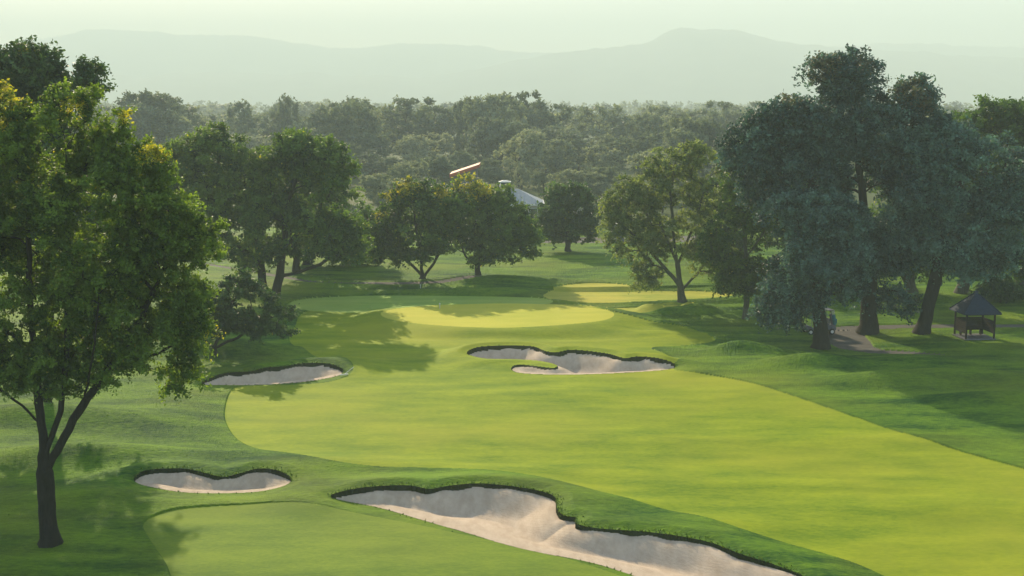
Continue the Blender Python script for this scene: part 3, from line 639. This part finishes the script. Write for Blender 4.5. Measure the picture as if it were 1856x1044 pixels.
tree('small_pine_tree', 'small dark spreading conifer just behind the shelter roof', 'tree', (1812, 557),
     [[(1812, 557), (1812, 530), (1812, 508)]],
     [(1812, 525, 40, 13), (1812, 512, 26, 10), (1790, 530, 26, 8), (1835, 532, 24, 8)],
     L_dark, M_bark, .14, 110, 130, .16, .5, 27, droop=.4)
tree('grove_tree', 'leaning grey tree cut off by the right edge of the picture', 'tree', (1846, 548),
     [[(1846, 548), (1852, 505), (1862, 450), (1880, 380)]],
     [(1880, 400, 55, 70), (1920, 330, 60, 80), (1870, 480, 35, 22)],
     L_pale, M_bark2, .36, 170, 140, .25, 1.0, 28)
tree('grove_tree', 'background tree whose paired trunks show between the two thick dark trunks', 'tree', (1652, 548),
     [[(1652, 548), (1650, 500), (1645, 430), (1640, 350)], [(1652, 535), (1636, 500), (1625, 440)]],
     [(1640, 400, 70, 70), (1600, 450, 55, 40), (1670, 340, 60, 60), (1660, 470, 40, 22)],
     L_mid, M_bark2, .42, 220, 140, .25, 1.0, 29)
tree('grove_tree', 'dim green tree filling the gap behind the pale open tree and the dark grove', 'tree', (1300, 532),
     [[(1300, 532), (1302, 480), (1305, 400)]],
     [(1300, 380, 45, 60), (1340, 350, 50, 60), (1400, 380, 60, 70), (1320, 440, 45, 35), (1460, 370, 60, 60)],
     L_dark, M_bark, .34, 260, 130, .26, 1.0, 30, Y=128)
tree('grove_tree', 'tree beyond the grove whose crown fills the right horizon', 'tree', (1720, 500),
     [[(1720, 500), (1722, 430), (1725, 330)]],
     [(1720, 300, 70, 70), (1660, 300, 60, 60), (1780, 260, 60, 50), (1840, 240, 50, 45), (1880, 300, 50, 90)],
     L_dark, M_bark, .42, 300, 130, .30, 1.15, 31, Y=140)
tree('edge_tree', 'thick trunk and dark crown of a tree beyond the left edge', 'tree', (-190, 660),
     [[(-190, 660), (-188, 560), (-185, 430), (-180, 300)]],
     [(-180, 330, 130, 110), (-220, 220, 110, 90), (-160, 430, 120, 60)],
     L_dark, M_bark, .45, 240, 130, .24, .95, 32, Y=72)

# ------------------------------------------------------------------ woodland: individual trees, a few shared meshes
def wood_proto(seed, hgt=12.0, wid=10.5, n=70, per=85, size=.48, cr=1.35, lowf=.12):
    rng = np.random.RandomState(seed); cl = []
    nb = rng.randint(4, 8); bl = [(np.array([0, 0, hgt * .55]), np.array([wid * .44, wid * .44, hgt * .42]))]
    for _ in range(nb):
        a = rng.rand() * 6.28; z = hgt * (.4 + .42 * rng.rand()); r = wid * .27 * (.8 + .5 * rng.rand())
        bl.append((np.array([math.cos(a) * wid * .28, math.sin(a) * wid * .28, z]), np.array([r, r, r * .8])))
    while len(cl) < n:
        b = bl[rng.randint(len(bl))]; d = unit(rng.randn(3)); c = b[0] + b[1] * d * rng.rand() ** .18
        if c[2] > hgt * lowf and c[2] < hgt * .97: cl.append(c)
    cl = np.array(cl)
    pos, par, rad, cnt = grow([[np.zeros(3), np.array([.2, 0, hgt * .2]), np.array([0, .2, hgt * .5])]], cl, 1.1, .3, rng)
    V, Fq = tube_mesh(pos, par, rad, cnt, .4)
    Q, Fl, tint = leaves(cl, cl.mean(0) - [0, 0, 2], per, size, cr, rng, .15)
    Va = np.vstack([V, Q]); Fa = np.vstack([Fq, Fl + len(V)]); mi = np.concatenate([np.zeros(len(Fq)), np.ones(len(Fl))])
    tn = np.vstack([np.ones((len(V), 4)) * .5, tint])
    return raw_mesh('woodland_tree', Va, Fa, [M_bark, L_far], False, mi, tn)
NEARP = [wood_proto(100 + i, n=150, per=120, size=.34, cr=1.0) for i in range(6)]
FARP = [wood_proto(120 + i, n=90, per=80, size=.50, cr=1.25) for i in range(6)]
rng = random.Random(4)
def landmark(u):
    for lim, t in ((330, 'above the big near tree'), (560, 'above the dark left trees'), (700, 'left of the round lawn trees'), (860, 'above the two stemmed tree'),
                   (960, 'above the clubhouse cupola'), (1090, 'above the small lawn tree'), (1240, 'above the open green tree'), (1400, 'left of the dark grove')):
        if u < lim: return t
    return 'behind the dark right grove'
layers = [  # Y0, Y1, v_top range, spacing m, word, protos, u range, width factor
    (184, 200, (305, 350), 8.0, 'low wood edge tree', NEARP, (560, 1400), 1.2),
    (206, 232, (255, 325), 8.5, 'full hazy tree', NEARP, (180, 1480), 1.25),
    (240, 268, (228, 280), 9.0, 'rounded hazy tree', NEARP, (120, 1500), 1.25),
    (282, 318, (205, 245), 9.5, 'tall hazy tree', NEARP, (100, 1600), 1.2),
    (340, 400, (194, 218), 10.5, 'pale deep wood tree', FARP, (100, 1700), 1.25),
    (450, 560, (186, 200), 16.0, 'very pale tree', FARP, (100, 1856), 1.5),
    (680, 860, (182, 191), 28.0, 'faint skyline tree', FARP, (100, 1900), 1.7)]
nwood = 0; rows = {}
def put_wood(u, Y, vtop, word, protos, wf=1.0):
    global nwood
    me = protos[rng.randrange(len(protos))]; x = (u - 928) / F * Y; z0 = float(base_height(np.array([x]), np.array([float(Y)]))[0]) - .2
    ht = P(u, vtop, Y)[2] - z0
    o = link('woodland_tree', me, loc=(x, Y, z0)); k = ht / 12.0
    ws = rng.choice((.7, .9, 1.05, 1.3)); o.scale = (k * wf * ws * rng.uniform(.9, 1.1), k * wf * ws * rng.uniform(.9, 1.1), k); o.rotation_euler = (0, 0, rng.uniform(0, 6.28))
    lm = landmark(u); tag(o, None, 'tree', f'{word}s {lm}'); rows.setdefault((word, lm), []).append((u, o)); nwood += 1
for Y0, Y1, vt, sp, word, protos, ur, wf in layers:
    du = sp / ((Y0 + Y1) / 2) * F; u = ur[0] + rng.uniform(0, du)
    while u < ur[1]:
        Y = rng.uniform(Y0, Y1); v = rng.uniform(*vt)
        clear = (Y < 236 and 790 < u < 960) or (Y < 205 and 760 < u < 1100)
        if not clear:
            put_wood(u, Y, v, word, protos, wf=wf)
        u += du * rng.uniform(.7, 1.25)
for u, Y, v in ((275, 300, 166), (262, 310, 172), (298, 305, 170), (628, 300, 173), (605, 330, 184), (875, 310, 170), (905, 300, 172), (965, 320, 168), (955, 330, 172), (520, 340, 176), (700, 330, 182), (1095, 330, 186), (1190, 350, 188), (1290, 340, 186), (440, 330, 186), (770, 320, 180), (1245, 240, 212), (1275, 236, 218)):
    put_wood(u, Y, v, 'dark tall skyline tree', NEARP if Y < 320 else FARP, 1.0)
for u, Y, v in ((740, 222, 288), (780, 236, 282), (705, 215, 300), (760, 214, 322), (820, 245, 300), (865, 250, 292), (905, 246, 288), (945, 240, 296), (985, 225, 312), (1080, 215, 300)):
    put_wood(u, Y, v, 'hazy tree behind the club buildings', NEARP)
ORD = ['leftmost', 'second', 'third', 'fourth', 'fifth', 'sixth', 'seventh', 'eighth', 'ninth', 'tenth', 'eleventh', 'twelfth', 'thirteenth', 'fourteenth', 'fifteenth']
for (word, lm), L in rows.items():
    L.sort(key=lambda q: q[0])
    for k, (u, o) in enumerate(L):
        o['label'] = f'{word} {lm}' if len(L) == 1 else (('rightmost' if k == len(L) - 1 else 'leftmost' if k == 0 else ORD[k] + ' from left') + f' of the {word}s {lm}')
# the wood beyond, one mass nobody could count
def far_wood():
    rs = np.random.RandomState(8); Vs, Fs, Ts = [], [], []; off = 0
    for i in range(420):
        Y = rs.uniform(900, 1900); x = rs.uniform(-.45, .45) * Y; ht = rs.uniform(13, 20); wd = rs.uniform(7, 12)
        n = 26; cl = np.array([x, Y, ht * .55]) + unit(rs.randn(n, 3)) * [wd * .5, wd * .5, ht * .4] * rs.rand(n, 1) ** .3
        cl[:, 2] = np.abs(cl[:, 2])
        Q, Fl, t = leaves(cl, np.array([x, Y, ht * .4]), 14, 1.5, 2.0, rs, .1, twigs=4)
        Vs.append(Q); Fs.append(Fl + off); Ts.append(t); off += len(Q)
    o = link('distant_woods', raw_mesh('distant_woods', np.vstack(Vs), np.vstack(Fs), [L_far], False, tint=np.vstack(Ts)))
    tag(o, 'far off wood fading into the haze below the mountains', 'woods', kind='stuff')
far_wood()

# ------------------------------------------------------------------ shelter
def shelter():
    g = G(1765, 617); root = empty('garden_shelter', (g[0], g[1], hz(g[0], g[1]) + .02), R(4)); root.scale = (.74, .8, .98)
    tag(root, 'small open wooden shelter with a pointed blue grey roof beside the leaning tree', 'shelter')
    w_, d_ = 1.38, 1.25
    for sx in (-1, 1):
        for sy in (-1, 1):
            MB().box((sx * w_, sy * d_, .98), (.15, .15, 1.96)).build('post', M_wood, root, .01)
    MB().box((0, 0, .04), (3.1, 2.8, .08)).build('floor_slab', M_greyp, root)
    m = MB()
    for sy in (-1, 1): m.box((0, sy * d_, 1.88), (2.61, .1, .16))
    for sx in (-1, 1): m.box((sx * w_, 0, 1.88), (.1, 2.35, .16))
    m.build('beam', M_wood, root)
    m = MB()
    for k in range(6): m.box((0, d_ + .0, .50 + k * .155), (2.6, .05, .14))
    m.build('back_panel', M_wood, root)
    for sx in (-1, 1):
        m = MB()
        for k in range(6): m.box((sx * w_, 0, .50 + k * .155), (.05, 2.34, .14))
        m.build('side_panel', M_wood, root)
    m = MB().box((0, .8, .5), (2.3, .42, .06))
    for sx in (-1, 0, 1): m.box((sx * 1.0, .8, .27), (.07, .36, .38))
    m.build('bench', M_wood, root)
    # roof: courses of shingles rising to the finial
    m = MB(); n = 9; E, top = (1.82, 1.68), 1.42; z0 = 1.93
    for k in range(n):
        a, b = k / n, (k + 1) / n; sa = (1 - a) + .012; sb = 1 - b + .001
        za, zb = z0 + top * a, z0 + top * b
        A = [(-E[0] * sa, -E[1] * sa, za), (E[0] * sa, -E[1] * sa, za), (E[0] * sa, E[1] * sa, za), (-E[0] * sa, E[1] * sa, za)]
        Bq = [(-E[0] * sb, -E[1] * sb, zb), (E[0] * sb, -E[1] * sb, zb), (E[0] * sb, E[1] * sb, zb), (-E[0] * sb, E[1] * sb, zb)]
        Lo = [(x, y, z - .05) for x, y, z in A]
        m.add(Lo + A + Bq, [(3, 2, 1, 0)] + [(i, (i + 1) % 4, 4 + (i + 1) % 4, 4 + i) for i in range(4)] + [(4 + i, 4 + (i + 1) % 4, 8 + (i + 1) % 4, 8 + i) for i in range(4)])
    rf = m.build('roof', M_shingle, root)
    MB().box((0, 0, 3.36), (.34, .34, .12)).tube((0, 0, 3.4), (0, 0, 3.72), .035, .008).build('finial', M_shingle, rf)
    m = MB()
    for sx in (-1, 1):
        for sy in (-1, 1): m.tube((sx * E[0], sy * E[1], z0 + .03), (0, 0, z0 + top + .03), .05, .04, 6)
    m.build('hip_ridge', M_shingle, rf)
shelter()

# ------------------------------------------------------------------ golf cart (side on, partly behind the nearest grove trunk)
def wheel(root, x, y):
    w_ = MB().tube((x, y - .09, .22), (x, y + .09, .22), .22, n=20).build('wheel', M_rubber, root, .03)
    MB().tube((x, y - .1, .22), (x, y + .1, .22), .12, n=14).build('rim', M_white, w_)
def golf_cart():
    g = G(1484, 603); root = empty('golf_cart', (g[0], g[1] , hz(g[0], g[1]) + .02), R(8))
    tag(root, 'golf cart with a teal bag parked behind the thick trunk of the drooping tree', 'golf cart')
    side = [(-1.25, .35), (-1.28, .62), (-1.05, .72), (-.75, .60), (-.45, .38), (.1, .38), (.15, .62), (.95, .66), (1.15, .5), (1.15, .33), (-1.1, .28)]
    MB().poly([(x, -.55, z) for x, z in side], (0, 1.1, 0)).build('body', M_greyp, root, .03)
    for x in (-.85, .8):
        for y in (-.55, .55): wheel(root, x, y)
    MB().box((.35, 0, .73), (.55, 1.0, .14)).box((.62, 0, .98), (.1, 1.0, .42)).build('seat', M_greyp, root, .04)
    MB().poly([(-1.0, -.6, 1.83), (.9, -.6, 1.83), (1.0, -.6, 1.79), (-1.12, -.6, 1.78)], (0, 1.2, 0)).build('canopy', M_greyp, root, .02)
    for x, xt in ((-.8, -.75), (.78, .7)):
        for y in (-.52, .52): MB().tube((x, y, .6), (xt, y, 1.79), .022).build('canopy_post', M_greyp, root)
    m = MB().tube((-.62, -.2, .6), (-.38, -.2, .92), .02)
    for k in range(12):
        a, b = 2 * math.pi * k / 12, 2 * math.pi * (k + 1) / 12; f = lambda q: (-.36 - .1 * math.cos(q), -.2 + .17 * math.sin(q), .95 + .12 * math.cos(q))
        m.tube(f(a), f(b), .014, n=5)
    m.build('steering_wheel', M_rubber, root)
    MB().box((1.05, 0, .62), (.24, .9, .08)).build('bag_well', M_greyp, root)
    for k, (y, mt) in enumerate(((-.25, M_teal), (.25, M_greyp))):
        b = empty('golf_bag', root.location)
        b.rotation_euler = root.rotation_euler
        q = MB().tube((1.12, y, .66), (1.0, y, 1.42), .12, .14, 12).build('bag_body', mt, b, .02)
        MB().box((1.22, y, .95), (.08, .18, .34)).build('pocket', mt, q, .02)
        m = MB()
        for j in range(5):
            a = j * 1.25; x0, y0 = 1.0 + .07 * math.cos(a), y + .07 * math.sin(a)
            m.tube((x0, y0, 1.3), (x0 - .03, y0, 1.55 + .03 * j), .008, n=5).box((x0 - .03, y0, 1.58 + .03 * j), (.1, .05, .06))
        m.build('club', M_white if k == 0 else M_greyp, b)
        tag(b, 'teal golf bag strapped to the back of the parked cart' if k == 0 else 'grey golf bag on the far side of the parked cart', 'golf bag')
golf_cart()
def bench():
    g = G(1437, 589); root = empty('park_bench', (g[0], g[1], hz(g[0], g[1]) + .01), R(-4))
    tag(root, 'low dark bench left of the parked golf cart', 'bench')
    m = MB()
    for k in range(3): m.box((0, -.14 + k * .14, .44), (1.5, .12, .04))
    m.build('seat', M_wood, root)
    m = MB()
    for k in range(2): m.box((0, .24, .58 + k * .13), (1.5, .03, .1))
    m.build('backrest', M_wood, root)
    for x in (-.6, .6):
        MB().box((x, -.14, .21), (.08, .08, .42)).box((x, .22, .36), (.08, .06, .72)).build('leg', M_wood, root)
bench()
def ball_post():
    g = G(1428, 597); o = MB().tube((0, 0, 0), (0, 0, .22), .03, n=8).add([], [])
    o.tube((0, 0, .2), (0, 0, .30), .07, .05, n=10).tube((0, 0, .12), (.9, .25, .16), .012, n=5).tube((.9, .25, 0), (.9, .25, .18), .02, n=6)
    ob = o.build('rope_stake', M_white, loc=(g[0], g[1], hz(g[0], g[1])))
    tag(ob, 'short white capped stake in the grass in front of the bench', 'stake')
ball_post()
def rake():
    g = G(633, 673, .3); z = hz(g[0], g[1])
    m = MB().tube((-.25, -.45, .04), (.22, .55, .30), .018, n=6)
    root = empty('bunker_rake', (g[0], g[1], z)); tag(root, 'pale rake lying at the right end of the shaded left bunker', 'rake')
    m.build('handle', M_white, root)
    h = MB().box((-.27, -.48, .04), (.55, .05, .05), rz=.5)
    for k in range(7): h.box((-.27 + (k - 3) * .07, -.48 + (k - 3) * .038, .0), (.02, .02, .07))
    h.build('rake_head', M_white, root)
rake()
def stake(u, v, hgt, name, label, z=.5, flag=False):
    g = G(u, v, z); root = empty(name, (g[0], g[1], hz(g[0], g[1]))); tag(root, label, 'marker post' if not flag else 'flag')
    MB().tube((0, 0, 0), (0, 0, hgt), .032, .03, n=8).build('post', M_white, root)
    MB().box((0, 0, hgt + .05), (.11, .08, .10)).build('cap', M_white if not flag else M_yel, root, .02)
stake(797, 557, .34, 'marker_post', 'little white marker post on the pale shaded green', .5)
stake(762, 523, .28, 'marker_post', 'little white marker post at the foot of the two stemmed tree', .5)

# ------------------------------------------------------------------ club buildings
def window(root, x, y, z, w_, h_, along='x', glass=M_glass, frame=M_white):
    dx, dy = (w_, .08) if along == 'x' else (.08, w_)
    f = MB()
    if along == 'x':
        for s in (-1, 1): f.box((x + s * w_ / 2, y, z), (.1, .1, h_ + .1)).box((x, y, z + s * h_ / 2), (w_ - .1, .1, .1))
    else:
        for s in (-1, 1): f.box((x, y + s * w_ / 2, z), (.1, .1, h_ + .1)).box((x, y, z + s * h_ / 2), (.1, w_ - .1, .1))
    f = f.build('window', frame, root)
    MB().box((x, y + (.03 if along == 'x' else 0), z), (dx - .1 if along == 'x' else .04, .04 if along == 'x' else dy - .1, h_ - .1)).build('pane', glass, f)
def clubhouse():
    Y = 172; c = P(925, 400, Y); root = empty('clubhouse', (c[0], Y, .5)); tag(root, 'white porched clubhouse with a cupola and pale metal roof behind the domed tree', 'building')
    W, D, E = 4.3, 4.0, P(925, 366, Y)[2] - .5
    Hr = P(925, 349, Y)[2] - .5
    MB().box((0, 0, E / 2), (W * 2 - .9, D * 2 - .9, E)).build('wall', M_cream, root)
    for k in range(5): window(root, -3 + k * 1.5, -D + .40, 2.4, .9, 1.4)
    m = MB(); r = 1.0
    m.add([(-W, -D, E), (W, -D, E), (W, D, E), (-W, D, E), (-r, 0, Hr + .5), (r, 0, Hr + .5)], [(3, 2, 1, 0), (0, 1, 5, 4), (1, 2, 5), (2, 3, 4, 5), (3, 0, 4)])
    for k in range(18): x = -W + .25 + k * .48; t = max(0, min(1, (abs(x) - r) / (W - r))); m.tube((x, -D, E + .03), (x if abs(x) < r else math.copysign(max(r, abs(x)), x), -D * t, E + (Hr + .5 - E) * (1 - t) + .03), .025, n=4)
    rf = m.build('roof', M_metalroof, root)
    MB().box((0, -D - .02, E - .1), (2 * W + .1, .1, .22)).box((W + .02, 0, E - .1), (.1, 2 * D, .22)).build('fascia', M_white, root)
    # cupola
    cz = Hr + .1; top = P(915, 330, Y)[2] - .5; cx = P(915, 340, Y)[0] - c[0]
    cu = MB()
    for sx in (-1, 1):
        for sy in (-1, 1): cu.box((cx + sx * .6, sy * .6, (cz + top) / 2), (.22, .22, top - cz))
    cu.box((cx, 0, cz + .2), (1.35, 1.35, .4)); cu = cu.build('cupola', M_white, rf)
    MB().box((cx, 0, (cz + top) / 2), (1.0, 1.0, top - cz - .1)).build('louvre', M_glass, rf)
    MB().box((cx, 0, top + .04), (1.6, 1.6, .10)).box((cx, 0, top + .16), (1.3, 1.3, .14), taper=.4).build('cupola_roof', M_white, rf)
    for k in range(6): MB().box((-W + .25 + k * (2 * W - .5) / 5, -D - .0, E / 2 - .12), (.18, .18, E - .24)).build('column', M_white, root)
    # raised terrace with railing running to the right
    x0, x1 = W, W + 6.4
    MB().box(((x0 + x1) / 2, -1.5, 1.1), (x1 - x0 - .02, 4, 2.2)).build('terrace', M_cream, root)
    m = MB().box(((x0 + x1) / 2, -3.4, 3.2), (x1 - x0, .08, .09)).box(((x0 + x1) / 2, -3.4, 2.35), (x1 - x0, .06, .06))
    for k in range(33): m.box((x0 + .1 + k * (x1 - x0 - .2) / 32, -3.4, 2.78), (.05, .05, .82))
    for k in range(4): m.box((x0 + .1 + k * (x1 - x0 - .2) / 3, -3.4, 2.78), (.16, .16, 1.2))
    m.build('railing', M_white, root)
    for k in range(3): MB().box((x0 + 1 + k * 2.1, -3.53, 1.2), (.9, .05, 1.5)).build('door', M_white, root)
clubhouse()
def tower():
    Y = 196; a, b = P(815, 317, Y), P(869, 299, Y); root = empty('hillside_building', (a[0], Y, .5)); tag(root, 'building with a slanting salmon edged roof showing above the golden topped tree', 'building')
    L = b[0] - a[0]; za, zb = a[2] - .5, b[2] - .5
    MB().poly([(.3, 0, 0), (L - .4, 0, 0), (L - .4, 0, zb - .5), (.3, 0, za - .35)], (0, 6, 0)).build('wall', M_greyp, root)
    MB().poly([(0, -.6, za - .35), (L, -.6, zb - .35), (L, -.6, zb + .12), (0, -.6, za + .12)], (0, 7.2, 0)).build('roof', M_pink, root)
    MB().poly([(.8, -.06, za - 1.6), (L - .8, -.06, za - 1.6), (L - .8, -.06, zb - .95), (.8, -.06, za - .65)], (0, .05, 0)).build('window', M_blueglass, root)
tower()
def shed():
    Y = 158; c = P(1128, 425, Y); root = empty('utility_shed', (c[0], Y, .5)); tag(root, 'small pale shed partly hidden behind the light green open tree', 'shed')
    MB().box((0, 0, .9), (2.6, 2, 1.8)).build('wall', M_cream, root)
    MB().poly([(-1.5, -1.2, 1.8), (1.5, -1.2, 1.8), (0, -1.2, 2.5)], (0, 2.4, 0)).build('roof', M_metalroof, root)
    MB().box((-.3, -1.03, .75), (.8, .05, 1.5)).build('door', M_greyp, root)
shed()


# ------------------------------------------------------------------ haze
m, nt, out = mat_new("haze")
pv = nt.nodes.new("ShaderNodeVolumePrincipled"); pv.inputs['Density'].default_value = HAZE_DENSITY
pv.inputs['Color'].default_value = (*HAZE_COLOR, 1); pv.inputs['Anisotropy'].default_value = HAZE_ANISO
nt.links.new(pv.outputs[0], out.inputs['Volume'])
hb = MB().box((0, 3550, 218), (17000, 7800, 442)).build('haze', m); tag(hb, 'thin pale haze over the whole valley', 'haze', kind='stuff')
print("woodland trees", nwood)
